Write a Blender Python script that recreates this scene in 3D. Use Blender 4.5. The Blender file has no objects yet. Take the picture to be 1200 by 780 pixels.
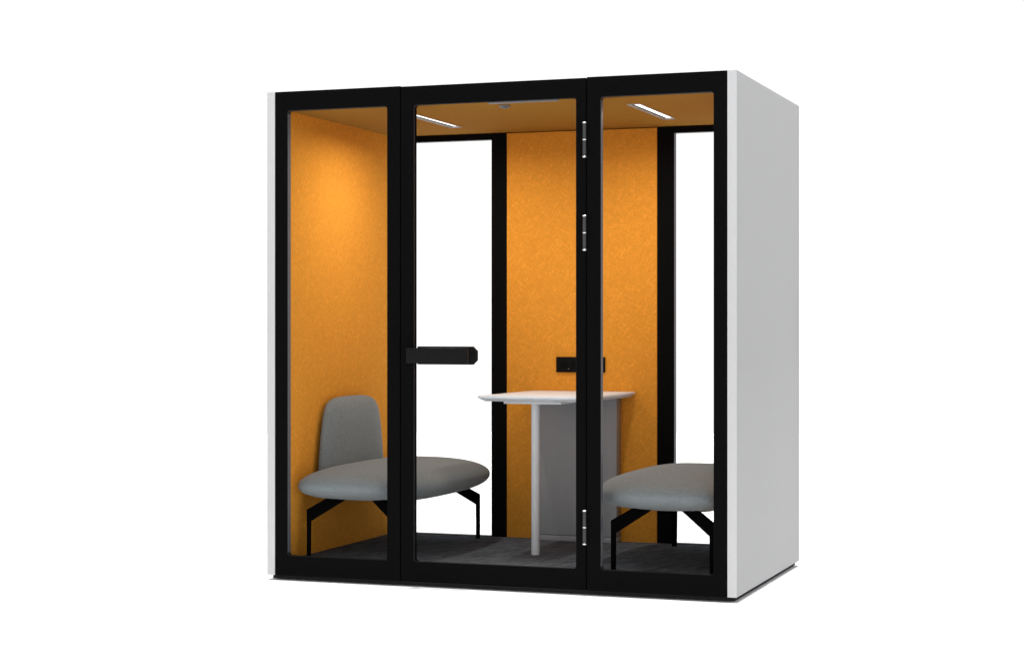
import bpy, bmesh, math, random
from mathutils import Vector, Matrix

random.seed(4)
S = bpy.context.scene
COL = S.collection
Z0 = 0.023                      # height of the side panels' lower edge above the floor
R = math.radians

# ------------------------------------------------------------------ materials
def new_mat(name):
    m = bpy.data.materials.new(name); m.use_nodes = True
    nt = m.node_tree
    return m, nt, nt.nodes['Principled BSDF'], nt.links

def plain(name, col, rough=0.5, spec=0.3, metal=0.0, var=0.0, scale=40.0, bump=0.0):
    m, nt, b, L = new_mat(name)
    b.inputs['Base Color'].default_value = (*col, 1)
    b.inputs['Roughness'].default_value = rough
    b.inputs['Specular IOR Level'].default_value = spec
    b.inputs['Metallic'].default_value = metal
    if var or bump:
        tc = nt.nodes.new('ShaderNodeTexCoord')
        n = nt.nodes.new('ShaderNodeTexNoise'); n.inputs['Scale'].default_value = scale
        n.inputs['Detail'].default_value = 4
        L.new(tc.outputs['Object'], n.inputs['Vector'])
        if var:
            r = nt.nodes.new('ShaderNodeValToRGB')
            r.color_ramp.elements[0].position = .3; r.color_ramp.elements[1].position = .7
            r.color_ramp.elements[0].color = (*[c*(1-var) for c in col], 1)
            r.color_ramp.elements[1].color = (*[min(1, c*(1+var)) for c in col], 1)
            L.new(n.outputs['Fac'], r.inputs['Fac']); L.new(r.outputs['Color'], b.inputs['Base Color'])
        if bump:
            bp = nt.nodes.new('ShaderNodeBump'); bp.inputs['Strength'].default_value = bump
            bp.inputs['Distance'].default_value = .002
            L.new(n.outputs['Fac'], bp.inputs['Height']); L.new(bp.outputs['Normal'], b.inputs['Normal'])
    return m

def felt(name, col, angle_axis, plane_rot, contrast=.40, bump=.28):
    """pressed felt: short crossing fibres, two stretched noises plus a fine one"""
    m, nt, b, L = new_mat(name)
    b.inputs['Roughness'].default_value = .95
    b.inputs['Specular IOR Level'].default_value = .03
    tc = nt.nodes.new('ShaderNodeTexCoord')
    outs = []
    for k, (ang, sc, st) in enumerate(((36, 115, 4.2), (-50, 105, 3.4), (80, 180, 1.5))):
        mp = nt.nodes.new('ShaderNodeMapping'); mp.vector_type = 'TEXTURE'
        rot = [0, 0, 0]; rot[angle_axis] = R(ang); mp.inputs['Rotation'].default_value = rot
        scl = [1, 1, 1]; scl[plane_rot] = st; mp.inputs['Scale'].default_value = scl
        mp.inputs['Location'].default_value = (k*3.1, k*1.7, k*.9)
        L.new(tc.outputs['Object'], mp.inputs['Vector'])
        n = nt.nodes.new('ShaderNodeTexNoise'); n.inputs['Scale'].default_value = sc
        n.inputs['Detail'].default_value = 4; n.inputs['Distortion'].default_value = .5
        L.new(mp.outputs['Vector'], n.inputs['Vector'])
        outs.append(n.outputs['Fac'])
    a = nt.nodes.new('ShaderNodeMath'); a.operation = 'MAXIMUM'
    L.new(outs[0], a.inputs[0]); L.new(outs[1], a.inputs[1])
    mx = nt.nodes.new('ShaderNodeMix'); mx.data_type = 'FLOAT'; mx.inputs['Factor'].default_value = .45
    L.new(a.outputs[0], mx.inputs['A']); L.new(outs[2], mx.inputs['B'])
    r = nt.nodes.new('ShaderNodeValToRGB')
    e = r.color_ramp.elements
    e[0].position = .34; e[1].position = .76
    e[0].color = (*[c*(1-contrast*.40) for c in col], 1)
    e[1].color = (*[min(1, c*(1+contrast)+.02*contrast) for c in col], 1)
    mid = r.color_ramp.elements.new(.55); mid.color = (*col, 1)
    L.new(mx.outputs['Result'], r.inputs['Fac']); L.new(r.outputs['Color'], b.inputs['Base Color'])
    bp = nt.nodes.new('ShaderNodeBump'); bp.inputs['Strength'].default_value = bump
    bp.inputs['Distance'].default_value = .003
    L.new(mx.outputs['Result'], bp.inputs['Height']); L.new(bp.outputs['Normal'], b.inputs['Normal'])
    return m

def fabric(name, col):
    m, nt, b, L = new_mat(name)
    b.inputs['Roughness'].default_value = .9
    b.inputs['Specular IOR Level'].default_value = .08
    b.inputs['Sheen Weight'].default_value = .15
    b.inputs['Sheen Roughness'].default_value = .5
    tc = nt.nodes.new('ShaderNodeTexCoord')
    fac = []
    for sc in ((170, 170, 20), (20, 170, 170), (170, 20, 170)):
        mp = nt.nodes.new('ShaderNodeMapping'); mp.inputs['Scale'].default_value = sc
        L.new(tc.outputs['Object'], mp.inputs['Vector'])
        n = nt.nodes.new('ShaderNodeTexNoise'); n.inputs['Scale'].default_value = 1; n.inputs['Detail'].default_value = 2
        L.new(mp.outputs['Vector'], n.inputs['Vector']); fac.append(n.outputs['Fac'])
    a = nt.nodes.new('ShaderNodeMath'); a.operation = 'ADD'; L.new(fac[0], a.inputs[0]); L.new(fac[1], a.inputs[1])
    c = nt.nodes.new('ShaderNodeMath'); c.operation = 'ADD'; L.new(a.outputs[0], c.inputs[0]); L.new(fac[2], c.inputs[1])
    d = nt.nodes.new('ShaderNodeMath'); d.operation = 'DIVIDE'; L.new(c.outputs[0], d.inputs[0]); d.inputs[1].default_value = 3
    r = nt.nodes.new('ShaderNodeValToRGB'); e = r.color_ramp.elements
    e[0].position = .36; e[1].position = .64
    e[0].color = (*[k*.84 for k in col], 1); e[1].color = (*[k*1.16 for k in col], 1)
    L.new(d.outputs[0], r.inputs['Fac']); L.new(r.outputs['Color'], b.inputs['Base Color'])
    bp = nt.nodes.new('ShaderNodeBump'); bp.inputs['Strength'].default_value = .18; bp.inputs['Distance'].default_value = .0015
    L.new(d.outputs[0], bp.inputs['Height']); L.new(bp.outputs['Normal'], b.inputs['Normal'])
    return m

def carpet_mat():
    m, nt, b, L = new_mat('carpet')
    b.inputs['Roughness'].default_value = 1; b.inputs['Specular IOR Level'].default_value = 0
    tc = nt.nodes.new('ShaderNodeTexCoord')
    mp = nt.nodes.new('ShaderNodeMapping'); mp.vector_type = 'TEXTURE'
    mp.inputs['Rotation'].default_value = (0, 0, R(62)); mp.inputs['Scale'].default_value = (8, 1, 1)
    L.new(tc.outputs['Object'], mp.inputs['Vector'])
    n = nt.nodes.new('ShaderNodeTexNoise'); n.inputs['Scale'].default_value = 75; n.inputs['Detail'].default_value = 5
    n.inputs['Distortion'].default_value = 1.0; n.inputs['Roughness'].default_value = .65
    L.new(mp.outputs['Vector'], n.inputs['Vector'])
    n2 = nt.nodes.new('ShaderNodeTexNoise'); n2.inputs['Scale'].default_value = 260; n2.inputs['Detail'].default_value = 2
    L.new(tc.outputs['Object'], n2.inputs['Vector'])
    mx = nt.nodes.new('ShaderNodeMix'); mx.data_type = 'FLOAT'; mx.inputs['Factor'].default_value = .28
    L.new(n.outputs['Fac'], mx.inputs['A']); L.new(n2.outputs['Fac'], mx.inputs['B'])
    r = nt.nodes.new('ShaderNodeValToRGB'); e = r.color_ramp.elements
    e[0].position = .38; e[1].position = .64
    e[0].color = (.042, .049, .058, 1); e[1].color = (.170, .190, .212, 1)
    L.new(mx.outputs['Result'], r.inputs['Fac']); L.new(r.outputs['Color'], b.inputs['Base Color'])
    bp = nt.nodes.new('ShaderNodeBump'); bp.inputs['Strength'].default_value = .5; bp.inputs['Distance'].default_value = .001
    L.new(mx.outputs['Result'], bp.inputs['Height']); L.new(bp.outputs['Normal'], b.inputs['Normal'])
    return m

def glass_mat():
    m = bpy.data.materials.new('clear_glass'); m.use_nodes = True
    nt = m.node_tree; nt.nodes.clear(); L = nt.links
    o = nt.nodes.new('ShaderNodeOutputMaterial')
    t = nt.nodes.new('ShaderNodeBsdfTransparent'); t.inputs['Color'].default_value = (.997, .998, .998, 1)
    L.new(t.outputs[0], o.inputs[0])
    return m

def emit(name, col, strength):
    m = bpy.data.materials.new(name); m.use_nodes = True
    nt = m.node_tree; nt.nodes.clear()
    o = nt.nodes.new('ShaderNodeOutputMaterial'); e = nt.nodes.new('ShaderNodeEmission')
    e.inputs['Color'].default_value = (*col, 1); e.inputs['Strength'].default_value = strength
    nt.links.new(e.outputs[0], o.inputs[0]); return m

ORANGE = (.635, .266, .033)
M = dict(
    frame=plain('black_powder_coat', (.0046, .0046, .0047), .7, .0),
    base=plain('black_base', (.020, .020, .021), .6, .0),
    panel=plain('light_grey_laminate', (.40, .40, .404), .6, .05, var=.006, scale=2),
    felt_side=felt('orange_felt_side', ORANGE, 0, 1),
    felt_back=felt('orange_felt_back', ORANGE, 1, 0),
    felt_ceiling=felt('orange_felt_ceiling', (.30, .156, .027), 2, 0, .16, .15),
    carpet=carpet_mat(), glass=glass_mat(),
    gasket=plain('grey_gasket', (.022, .022, .023), .6, .05),
    lamp=emit('lamp_diffuser', (1, .97, .93), 2.2),
    edge=plain('grey_reveal', (.09, .095, .108), .4, .12),  # light on the front jambs put into the colour; also lines rear windows
    lit_front_edge=plain('laminate_front_lit', (.52, .52, .525), .6, .05),  # panel grey made paler: the stronger front light is in the colour
    rear_edge_strip=plain('mid_grey_rear_edge', (.335, .335, .338), .6, .05),  # rear edge strip, a darker grey than the panel
    trim=plain('light_trim_grey', (.30, .30, .295), .5, .1),
    recess=plain('lamp_recess_black', (.012, .012, .012), .7, .1),
    steel=plain('brushed_steel', (.75, .75, .76), .28, .5, 1.0),
    barrel=plain('dark_hinge_steel', (.045, .045, .047), .42, .5, .6),
    handle=plain('black_handle', (.005, .005, .005), .5, .08),
    socket=plain('black_plastic', (.005, .005, .0055), .5, .05),
    hole=plain('socket_hole', (.0045, .0045, .0050), .6, .03),
    fabric=fabric('grey_wool_fabric', (.160, .182, .190)),
    leg=plain('black_steel_leg', (.0025, .0025, .0025), .6, .0),
    table_top=plain('white_laminate', (.71, .745, .785), .45, .3, var=.01, scale=6),
    table_leg=plain('light_grey_metal', (.56, .58, .605), .5, .25),
    table_panel=plain('light_grey_board', (.30, .315, .335), .6, .15, var=.02, scale=30),
    sensor=plain('grey_sensor', (.16, .165, .18), .5, .3),
    floor=plain('white_studio_floor', (.92, .92, .92), 1.0, 0.0),
)

# ------------------------------------------------------------------ building helpers
ORG = {}                              # object name -> world origin of its mesh data
def shift(p): return Vector((p[0], p[1], p[2] + Z0))

def empty(name, loc, label, cat, group=None):
    o = bpy.data.objects.new(name, None); COL.objects.link(o)
    o.empty_display_size = .1
    o.location = loc; ORG[o.name] = Vector(loc)
    o['label'] = label; o['category'] = cat
    if group: o['group'] = group
    return o

def link(name, me, parent, mats, smooth=None):
    """mesh data is in world coordinates; move it into its thing's frame"""
    org = ORG[parent.name] if parent else Vector((0, 0, 0))
    me.transform(Matrix.Translation(-org))
    o = bpy.data.objects.new(name, me); COL.objects.link(o)
    for m in (mats if isinstance(mats, (list, tuple)) else [mats]): me.materials.append(m)
    if parent: o.parent = parent
    ORG[o.name] = org
    if smooth is not None:
        for p in me.polygons: p.use_smooth = True
        if smooth < 180:
            bm = bmesh.new(); bm.from_mesh(me)
            for e in bm.edges:
                if len(e.link_faces) == 2 and e.calc_face_angle(0) > R(smooth): e.smooth = False
            bm.to_mesh(me); bm.free()
    return o

def bm_to_mesh(bm, name):
    bmesh.ops.recalc_face_normals(bm, faces=bm.faces[:])
    me = bpy.data.meshes.new(name); bm.to_mesh(me); bm.free(); return me

def add_box(bm, x0, x1, y0, y1, z0, z1, bev=0.0, seg=2, mi=0):
    vs = [bm.verts.new(shift((x, y, z))) for x in (x0, x1) for y in (y0, y1) for z in (z0, z1)]
    F = [(0, 1, 3, 2), (4, 6, 7, 5), (0, 4, 5, 1), (2, 3, 7, 6), (0, 2, 6, 4), (1, 5, 7, 3)]
    fs = [bm.faces.new([vs[i] for i in f]) for f in F]
    for f in fs: f.material_index = mi
    if bev:
        es = {e for f in fs for e in f.edges}
        r = bmesh.ops.bevel(bm, geom=list(es), offset=bev, segments=seg, profile=.5, affect='EDGES')
        for f in r['faces']: f.material_index = mi

def box(name, parent, mat, *dims, bev=0.0, seg=2):
    bm = bmesh.new(); add_box(bm, *dims, bev=bev, seg=seg)
    return link(name, bm_to_mesh(bm, name), parent, mat, 40 if bev else None)

def add_cyl(bm, p0, p1, r, n=24, mi=0, bev=0.0):
    p0, p1 = shift(p0), shift(p1); d = (p1-p0).normalized()
    a = d.orthogonal().normalized(); b = d.cross(a); L = (p1-p0).length
    prof = [(0, 0), (r-bev, 0), (r, bev), (r, L-bev), (r-bev, L), (0, L)] if bev else [(0, 0), (r, 0), (r, L), (0, L)]
    rings = []
    for rr, h in prof:
        if rr == 0: rings.append([bm.verts.new(p0+d*h)])
        else: rings.append([bm.verts.new(p0+d*h+(a*math.cos(2*math.pi*i/n)+b*math.sin(2*math.pi*i/n))*rr) for i in range(n)])
    for A, B in zip(rings, rings[1:]):
        for i in range(n):
            j = (i+1) % n
            vs = [A[i % len(A)], A[j % len(A)], B[j % len(B)], B[i % len(B)]]
            u = []
            for v in vs:
                if v not in u: u.append(v)
            f = bm.faces.new(u); f.material_index = mi

def cyl(name, parent, mat, p0, p1, r, n=24, bev=0.0):
    bm = bmesh.new(); add_cyl(bm, p0, p1, r, n, 0, bev)
    return link(name, bm_to_mesh(bm, name), parent, mat, 40)

def rrect(x0, x1, z0, z1, r, k=6):
    pts = []
    for cx, cz, a0 in ((x1-r, z0+r, -90), (x1-r, z1-r, 0), (x0+r, z1-r, 90), (x0+r, z0+r, 180)):
        for i in range(k+1):
            a = R(a0+90*i/k); pts.append((cx+r*math.cos(a), cz+r*math.sin(a)))
    return pts

def plate_mesh(name, loops, w0, w1, plane='xz', bev=0.0):
    """flat plate with holes: 2D loops filled and extruded between w0 and w1 along the third axis"""
    cu = bpy.data.curves.new('tmp_curve', 'CURVE'); cu.dimensions = '2D'; cu.fill_mode = 'BOTH'
    cu.extrude = (w1-w0)/2 - bev; cu.bevel_depth = bev; cu.bevel_resolution = 1; cu.offset = -bev
    for lp in loops:
        s = cu.splines.new('POLY'); s.points.add(len(lp)-1); s.use_cyclic_u = True
        for p, q in zip(s.points, lp): p.co = (q[0], q[1], 0, 1)
    o = bpy.data.objects.new('tmp', cu)
    COL.objects.link(o)
    dg = bpy.context.evaluated_depsgraph_get()
    me = bpy.data.meshes.new_from_object(o.evaluated_get(dg)); me.name = name
    bpy.data.objects.remove(o); bpy.data.curves.remove(cu)
    mid = (w0+w1)/2
    for v in me.vertices:
        a, b, c = v.co
        v.co = {'xz': Vector((a, mid-c, b+Z0)), 'yz': Vector((mid+c, a, b+Z0)), 'xy': Vector((a, b, mid+c+Z0))}[plane]
    bm = bmesh.new(); bm.from_mesh(me)
    bmesh.ops.remove_doubles(bm, verts=bm.verts[:], dist=1e-5)
    bmesh.ops.recalc_face_normals(bm, faces=bm.faces[:]); bm.to_mesh(me); bm.free()
    me.materials.clear()
    return me

def plate(name, parent, mat, loops, w0, w1, plane='xz', bev=0.0):
    me = plate_mesh(name, loops, w0, w1, plane, bev)
    return link(name, me, parent, mat, 30)

def rect(x0, x1, z0, z1): return [(x0, z0), (x1, z0), (x1, z1), (x0, z1)]

def dup(root, offset, label=None):
    """a copy of a thing with copies of its parts and sub-parts"""
    r = root.copy(); COL.objects.link(r); r.location = root.location + Vector(offset)
    if label: r['label'] = label
    for ch in list(root.children):
        c = ch.copy(); COL.objects.link(c); c.parent = r
        for g in ch.children:
            d = g.copy(); COL.objects.link(d); d.parent = c
    return r

# ------------------------------------------------------------------ setting: white studio floor
bm = bmesh.new()
n = 96
c = bm.verts.new((0, 0, 0)); ring = [bm.verts.new((12.4*math.cos(2*math.pi*i/n), .5+12.4*math.sin(2*math.pi*i/n), 0)) for i in range(n)]
for i in range(n): bm.faces.new((c, ring[i], ring[(i+1) % n]))
fl = link('floor', bm_to_mesh(bm, 'floor'), None, M['floor']); fl['kind'] = 'structure'
fl['label'] = 'seamless white studio floor'

# ------------------------------------------------------------------ the office pod
LAMP_W = 8.0
XW, YB, ZF, ZC = 1.021, 1.285, .064, 2.120        # inner wall, inner back, carpet top, ceiling
XO, D, H = 1.093, 1.338, 2.200
pod = empty('office_pod', (0, 0, 0), 'freestanding glass fronted office pod with black frames, light grey sides and orange felt lining', 'office pod')

for s in (-1, 1):                                   # grey outer side panels
    a, b = sorted((s*1.0535, s*XO))
    sp = box('side_panel', pod, M['panel'], a, b, .0042, D-.0152, 0, H, bev=.001)
    box('rear_edge_strip', sp, M['rear_edge_strip'], a, b, D-.015, D, 0, H, bev=.003)
    box('lit_front_edge', sp, M['lit_front_edge'], a, b, 0, .004, 0, H, bev=.0008)  # thin front face painted lighter, as if lit from the front
box('roof_panel', pod, M['panel'], -1.0525, 1.0525, .046, 1.283, 2.150, 2.188)
bs = box('base', pod, M['base'], -1.077, 1.077, .028, 1.318, -.018, -.0015, bev=.001)
for y in (.07, 1.26):
    for x in (-.96, -.0, .96):
        cyl('foot', bs, M['base'], (x, y, -.0228), (x, y, -.0175), .022)

# felt lining
for s in (-1, 1):
    a, b = sorted((s*XW, s*1.0525))
    box('wall_felt', pod, M['felt_side'], a, b, .047, YB+.045, .02, 2.148, bev=.002)
bw = box('back_wall', pod, M['felt_back'], -.395, .395, YB, YB+.045, .02, ZC-.0045, bev=.001)
box('rear_cover', pod, M['panel'], -.395, .395, YB+.046, D, 0, H-.004)
ceil_loops = [rect(-1.0205, 1.0205, .047, YB+.040)]
LX, LY0, LY1 = .545, .350, .966                     # ceiling light centre line and ends
for s in (-1, 1):
    ceil_loops.append(rect(s*LX-.029, s*LX+.029, LY0, LY1))
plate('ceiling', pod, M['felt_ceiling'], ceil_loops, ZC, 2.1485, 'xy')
box('carpet', pod, M['carpet'], -1.0205, 1.0205, .047, YB-.0005, .0, ZF)

# recessed ceiling lights
for s in (-1, 1):
    x = s*LX
    lt = plate('ceiling_light', pod, M['trim'], [rect(x-.0315, x+.0315, LY0-.003, LY1+.003), rect(x-.0275, x+.0275, LY0+.002, LY1-.002)], ZC-.0025, ZC+.006, 'xy')
    bm = bmesh.new()
    add_box(bm, x-.0285, x-.0170, LY0+.0006, LY1-.0006, ZC+.0065, ZC+.0165)
    add_box(bm, x+.0170, x+.0285, LY0+.0006, LY1-.0006, ZC+.0065, ZC+.0165)
    add_box(bm, x-.0285, x+.0285, LY0+.0006, LY1-.0006, ZC+.019, ZC+.026)
    link('recess', bm_to_mesh(bm, 'recess'), lt, M['recess'])
    box('diffuser', lt, M['lamp'], x-.0160, x+.0160, LY0+.002, LY1-.002, ZC+.0055, ZC+.018)

for s in (-1, 1):                                   # the light itself: a strip with a louvre cut-off
    al = bpy.data.lights.new('ceiling_lamp', 'AREA'); al.shape = 'RECTANGLE'; al.size = .031; al.size_y = .46
    al.energy = LAMP_W; al.color = (1, .93, .84); al.spread = R(165)
    ao = bpy.data.objects.new('ceiling_lamp', al); COL.objects.link(ao); ao.location = (s*LX, LY0+.240, ZC-.0032+Z0)

# smoke sensor on the ceiling
bm = bmesh.new()
add_cyl(bm, (-.011, .20, ZC-.008), (-.011, .20, ZC-.0003), .026, 28, 0, .002)
add_cyl(bm, (-.011, .20, ZC-.015), (-.011, .20, ZC-.0082), .014, 28, 0, .005)
link('smoke_sensor', bm_to_mesh(bm, 'smoke_sensor'), pod, M['sensor'], 40)

# front: two fixed glazed panels and the door
ZG0, ZG1 = .0875, 2.1155
def glazed(name, x0, x1, gx0, gx1, z0, z1, y0=0.0, lining=.034, lin_t=.0016, parent=pod, label=None):
    fr = plate(name, parent, M['frame'], [rect(x0, x1, z0, z1), rrect(gx0, gx1, ZG0, ZG1, .0145)], y0, y0+.044, 'xz', .0012)
    if label: fr['label'] = label
    # seal ring: lines the opening, rounded corners
    plate('glass_seal', fr, M['gasket'], [rrect(gx0+.0002, gx1-.0002, ZG0+.0002, ZG1-.0002, .0143),
                                        rrect(gx0+.0002+lin_t, gx1-.0002-lin_t, ZG0+.0002+lin_t, ZG1-.0002-lin_t, .0143-lin_t)], y0+.006, y0+.006+lining, 'xz')
    if parent is pod and name == 'front_panel':
        box('lit_jamb_strip', fr, M['edge'], gx0+.0018, gx0+.0030, y0+.010, y0+.038, ZG0+.016, ZG1-.016)  # lit side of the left jamb, painted as a paler strip
    yg = y0+.006+min(lining, .03)-.009
    plate('glass_pane', fr, M['glass'], [rrect(gx0+.0032, gx1-.0022, ZG0+.0022, ZG1-.0022, .0125)], yg, yg+.006, 'xz')
    return fr
glazed('front_panel', -1.0525, -.4345, -.995, -.496, 0, H)
glazed('front_panel', .4375, 1.0525, .496, .995, 0, H)
door = glazed('door', -.4300, .4325, -.3715, .3895, .004, 2.1975, .0015, .010, .0028)
for x0, x1 in ((-.455, -.41), (.413, .458)):
    box('jamb', pod, M['frame'], x0, x1, .0465, .075, .0655, 2.1185)
# hinges
for z0, z1 in ((1.854, 2.008), (1.455, 1.609), (.195, .345)):
    bm = bmesh.new(); x, y, r = .4300, -.0072, .0085
    zm = (z0+z1)/2
    add_cyl(bm, (x, y, z0), (x, y, z0+.008), r+.0012, 20, 1, .002)
    add_cyl(bm, (x, y, z0+.008), (x, y, zm-.003), r, 20, 0)
    add_cyl(bm, (x, y, zm-.003), (x, y, zm+.003), r+.0004, 20, 1, .001)
    add_cyl(bm, (x, y, zm+.003), (x, y, z1-.008), r, 20, 0)
    add_cyl(bm, (x, y, z1-.008), (x, y, z1), r+.0012, 20, 1, .002)
    link('hinge', bm_to_mesh(bm, 'hinge'), door, [M['barrel'], M['steel']], 40)
# door handle: outer grip, through bolts and chamfered inner grip
bm = bmesh.new()
add_box(bm, -.384, -.0955, -.050, -.026, .969, 1.037, .004, 2)
for x in (-.352,):
    for z in (.985, 1.021): add_cyl(bm, (x, -.027, z), (x, .082, z), .008, 16)
o = link('handle', bm_to_mesh(bm, 'handle'), door, M['handle'], 40)
ch = .020
plate('handle', door, M['handle'], [[(-.384, .962), (-.100-ch, .962), (-.100, .962+ch), (-.100, 1.043-ch), (-.100-ch, 1.043), (-.384, 1.043)]], .080, .104, 'xz', .003)
# door closer rail
box('door_closer', door, M['sensor'], -.035, .288, .050, .080, 2.1115, 2.1185, bev=.003)

# rear glazing, either side of the felt back wall
for s in (-1, 1):
    x0, x1 = sorted((s*.396, s*1.0525)); g0, g1 = sorted((s*.479, s*.990))
    fr = plate('rear_window', pod, M['frame'], [rect(x0, x1, 0, H-.002), rrect(g0, g1, .064, 2.089, .006)], YB+.0003, D, 'xz', .001)
    plate('glass_seal', fr, M['edge'], [rrect(g0+.0002, g1-.0002, .0642, 2.0888, .0058), rrect(g0+.0016, g1-.0016, .0656, 2.0874, .0044)], YB+.012, D-.004, 'xz')
    plate('glass_pane', fr, M['glass'], [rrect(g0+.0018, g1-.0018, .0658, 2.0872, .0042)], YB+.034, YB+.040, 'xz')

# power outlet strip on the back wall
po = box('power_outlet', pod, M['socket'], -.128, .129, YB-.010, YB-.0003, .904, .981, bev=.002)
for x in (-.085, -.03, .03, .085):
    cyl('socket', po, M['hole'], (x, YB-.0108, .9425), (x, YB-.0102, .9425), .019)
bm = bmesh.new()
for z in (.921,): add_cyl(bm, (-.061, YB-.0125, z), (-.061, YB-.0102, z), .0018, 10)
link('indicator', bm_to_mesh(bm, 'indicator'), po, M['trim'])

# ------------------------------------------------------------------ bench seats
def spow(v, p): return math.copysign(abs(v)**p, v)

def loft(bm, rings):
    vr = [[bm.verts.new(p) for p in r] for r in rings]
    n = len(vr[0])
    for A, B in zip(vr, vr[1:]):
        for i in range(n): bm.faces.new((A[i], A[(i+1) % n], B[(i+1) % n], B[i]))
    for r in (vr[0], vr[-1]):
        cpt = sum((v.co for v in r), Vector())/n; c = bm.verts.new(cpt)
        for i in range(n): bm.faces.new((r[i], r[(i+1) % n], c))

def bench(s, label):
    """s = -1: back against the left wall; s = +1: mirrored"""
    yc = .665
    root = empty('upholstered_bench', (s*.72, yc, ZF+Z0), label, 'bench', 'grey upholstered benches in the pod')
    # seat cushion: straight along the wall, bowed towards the room
    NT = 120; wall = 1.016; a1, a2, b = .30, .341, .605; xs = wall-a1
    out = []
    for i in range(NT):
        t = 2*math.pi*i/NT; c, q = math.cos(t), math.sin(t)
        n = 3.2 if c > 0 else 8.0
        a = a2 if c > 0 else a1
        out.append((a*spow(c, 2/n), b*spow(q, 2/n)))
    rings = []
    zr, zt, zb = .400, .499, .307
    for k in range(-16, 23):
        th = R(k*90/16) if k < 0 else R(k*90/22.6)
        if k < 0: sc, z = math.cos(th)**(2/2.2), zr-(zr-zb)*(abs(math.sin(th))**(2/2.3))
        else: sc, z = math.cos(th)**(2/2.1), zr+(zt-zr)*(math.sin(th)**(2/2.1))
        if k == -16: sc = .04
        rings.append([shift((s*(xs-u*sc), yc+v*sc, z)) for u, v in out])
    bm = bmesh.new(); loft(bm, rings)
    link('seat', bm_to_mesh(bm, 'seat'), root, M['fabric'], 180)
    # backrest: tall rounded pad standing on the wall side
    bc, bz = .682, .575
    half = [(.352, .40), (.351, .46), (.341, .54), (.330, .60), (.309, .685), (.289, .735), (.265, .762), (.233, .779), (.190, .789), (.13, .794), (.06, .796)]
    poly = [(u, z-bz) for u, z in half] + [(-u, z-bz) for u, z in half[::-1]]
    poly += [(-.36, .345-bz), (-.2, .335-bz), (.2, .335-bz), (.36, .345-bz)]
    out = []                                   # smooth the outline with a closed Catmull-Rom
    for i in range(len(poly)):
        p0, p1, p2, p3 = (Vector(poly[(i+j-1) % len(poly)]) for j in range(4))
        for t in (0, .25, .5, .75):
            out.append(tuple(.5*((2*p1)+(p2-p0)*t+(2*p0-5*p1+4*p2-p3)*t*t+(3*p1-p0-3*p2+p3)*t**3)))
    rings = []
    for k in range(-6, 17):
        if k < 0: th = R(k*90/6.4); sc, w = math.cos(th)**.35, -.018*abs(math.sin(th))
        else: th = R(k*90/16.5); sc, w = math.cos(th)**(2/3.2), .060*math.sin(th)**(2/2.6)
        rings.append([shift((s*(.992-w), bc+u*sc, bz+v*sc)) for u, v in out])
    bm = bmesh.new(); loft(bm, rings)
    link('backrest', bm_to_mesh(bm, 'backrest'), root, M['fabric'], 180)
    # legs: bent flat steel, upright with an arm up under the seat
    for lx, sx in ((.955, -1), (.512, 1)):
        for ly, sy in ((.150, 1), (1.180, -1)):
            d = Vector((s*sx*.894, sy*.447, 0)); pr = Vector((-d.y, d.x, 0))
            prof = [(0, ZF+.0005), (.020, ZF+.0005), (.020, .236), (.205, .348), (.205, .402), (0, .287)]
            bm = bmesh.new(); P0 = Vector((s*lx, ly, 0)) - d*.010
            fr = [bm.verts.new(shift(P0+d*u+pr*.010+Vector((0, 0, z)))) for u, z in prof]
            bk = [bm.verts.new(shift(P0+d*u-pr*.010+Vector((0, 0, z)))) for u, z in prof]
            bm.faces.new(fr); bm.faces.new(bk[::-1])
            for i in range(6): bm.faces.new((fr[i], bk[i], bk[(i+1) % 6], fr[(i+1) % 6]))
            bmesh.ops.bevel(bm, geom=bm.edges[:], offset=.0012, segments=1, affect='EDGES')
            link('leg', bm_to_mesh(bm, 'leg'), root, M['leg'])
    return root

bench(-1, 'grey fabric bench with its tall rounded backrest in view against the left orange wall')
bench(1, 'grey fabric bench at the right whose end is cut off by the black front frame')

# ------------------------------------------------------------------ table
table = empty('work_table', (0, .88, ZF+Z0), 'small white table with one round grey leg and a grey back board', 'table')
bm = bmesh.new()
tr = []
for z, ins in ((.7845, .026), (.7985, .004), (.8000, .0008), (.8015, 0), (.8085, 0), (.8097, .0005), (.8102, .0016)):
    tr.append([shift((x, y, z)) for x, y in rrect(-.252+ins, .292-ins, .470+ins, 1.2835-ins*.02, .030, 6)])
loft(bm, tr)
tt = link('tabletop', bm_to_mesh(bm, 'tabletop'), table, M['table_top'], 30)
box('mounting_plate', tt, M['table_leg'], -.142, .140, .545, .76, .7720, .7840, bev=.002)
cyl('leg', table, M['table_leg'], (-.007, .611, ZF+.0005), (-.007, .611, .7715), .0195, 40, .0015)
bp = box('back_board', table, M['table_panel'], -.197, .210, 1.205, 1.2825, ZF+.030, .7840, bev=.0015)
box('plinth', bp, M['table_panel'], -.197, .210, 1.2055, 1.2825, ZF+.0005, ZF+.0275, bev=.001)

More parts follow.
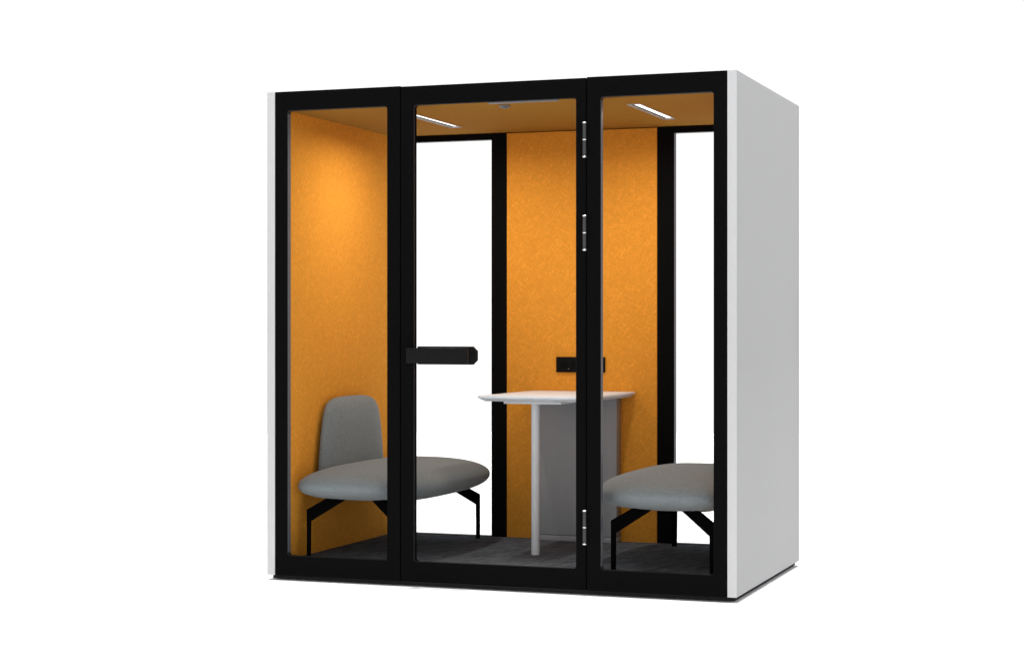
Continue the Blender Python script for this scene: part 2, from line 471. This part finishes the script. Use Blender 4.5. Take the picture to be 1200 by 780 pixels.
# ------------------------------------------------------------------ light
w = bpy.data.worlds.new('World'); S.world = w; w.use_nodes = True
nt = w.node_tree; L = nt.links; bg = nt.nodes['Background']
tc = nt.nodes.new('ShaderNodeTexCoord'); sx = nt.nodes.new('ShaderNodeSeparateXYZ')
L.new(tc.outputs['Generated'], sx.inputs[0])
def maprange(sock, f0, f1, t0, t1):
    m = nt.nodes.new('ShaderNodeMapRange')
    for k, v in (('From Min', f0), ('From Max', f1), ('To Min', t0), ('To Max', t1)): m.inputs[k].default_value = v
    L.new(sock, m.inputs['Value']); return m.outputs['Result']
front = maprange(sx.outputs['Y'], 0, -1, 1.0, 1.55)      # brighter on the side the pod faces
up = maprange(sx.outputs['Z'], .12, .5, 1.12, .5)       # white round the horizon, dimmer overhead
mul = nt.nodes.new('ShaderNodeMath'); mul.operation = 'MULTIPLY'
L.new(front, mul.inputs[0]); L.new(up, mul.inputs[1])
bg.inputs['Color'].default_value = (.992, .996, 1.0, 1)
L.new(mul.outputs[0], bg.inputs['Strength'])

la = bpy.data.lights.new('added_floor_light', 'AREA'); la.shape = 'SQUARE'; la.size = 26  # unseen lamp added overhead to burn the floor out to white
la.spread = R(1.6); la.energy = 2200; la.color = (1, 1, 1)
lo = bpy.data.objects.new('added_floor_light', la); COL.objects.link(lo); lo.location = (0, .5, 7.5)

# ------------------------------------------------------------------ camera
cam = bpy.data.cameras.new('camera'); cam.sensor_width = 36; cam.lens = 2187/1200*36
cam.shift_y = -3/1200; cam.clip_start = .1; cam.clip_end = 300
co = bpy.data.objects.new('camera', cam); COL.objects.link(co)
co.location = (2.8552, -7.6411, 1.1142+Z0); co.rotation_euler = (R(90), 0, R(19.8505))
S.camera = co

S.render.engine = 'CYCLES'
S.cycles.use_denoising = True
S.cycles.max_bounces = 12; S.cycles.min_light_bounces = 4; S.cycles.min_transparent_bounces = 8; S.cycles.transparent_max_bounces = 24; S.cycles.diffuse_bounces = 6
vs = S.view_settings; vs.view_transform = 'Standard'; vs.look = 'None'; vs.exposure = 0; vs.gamma = 1
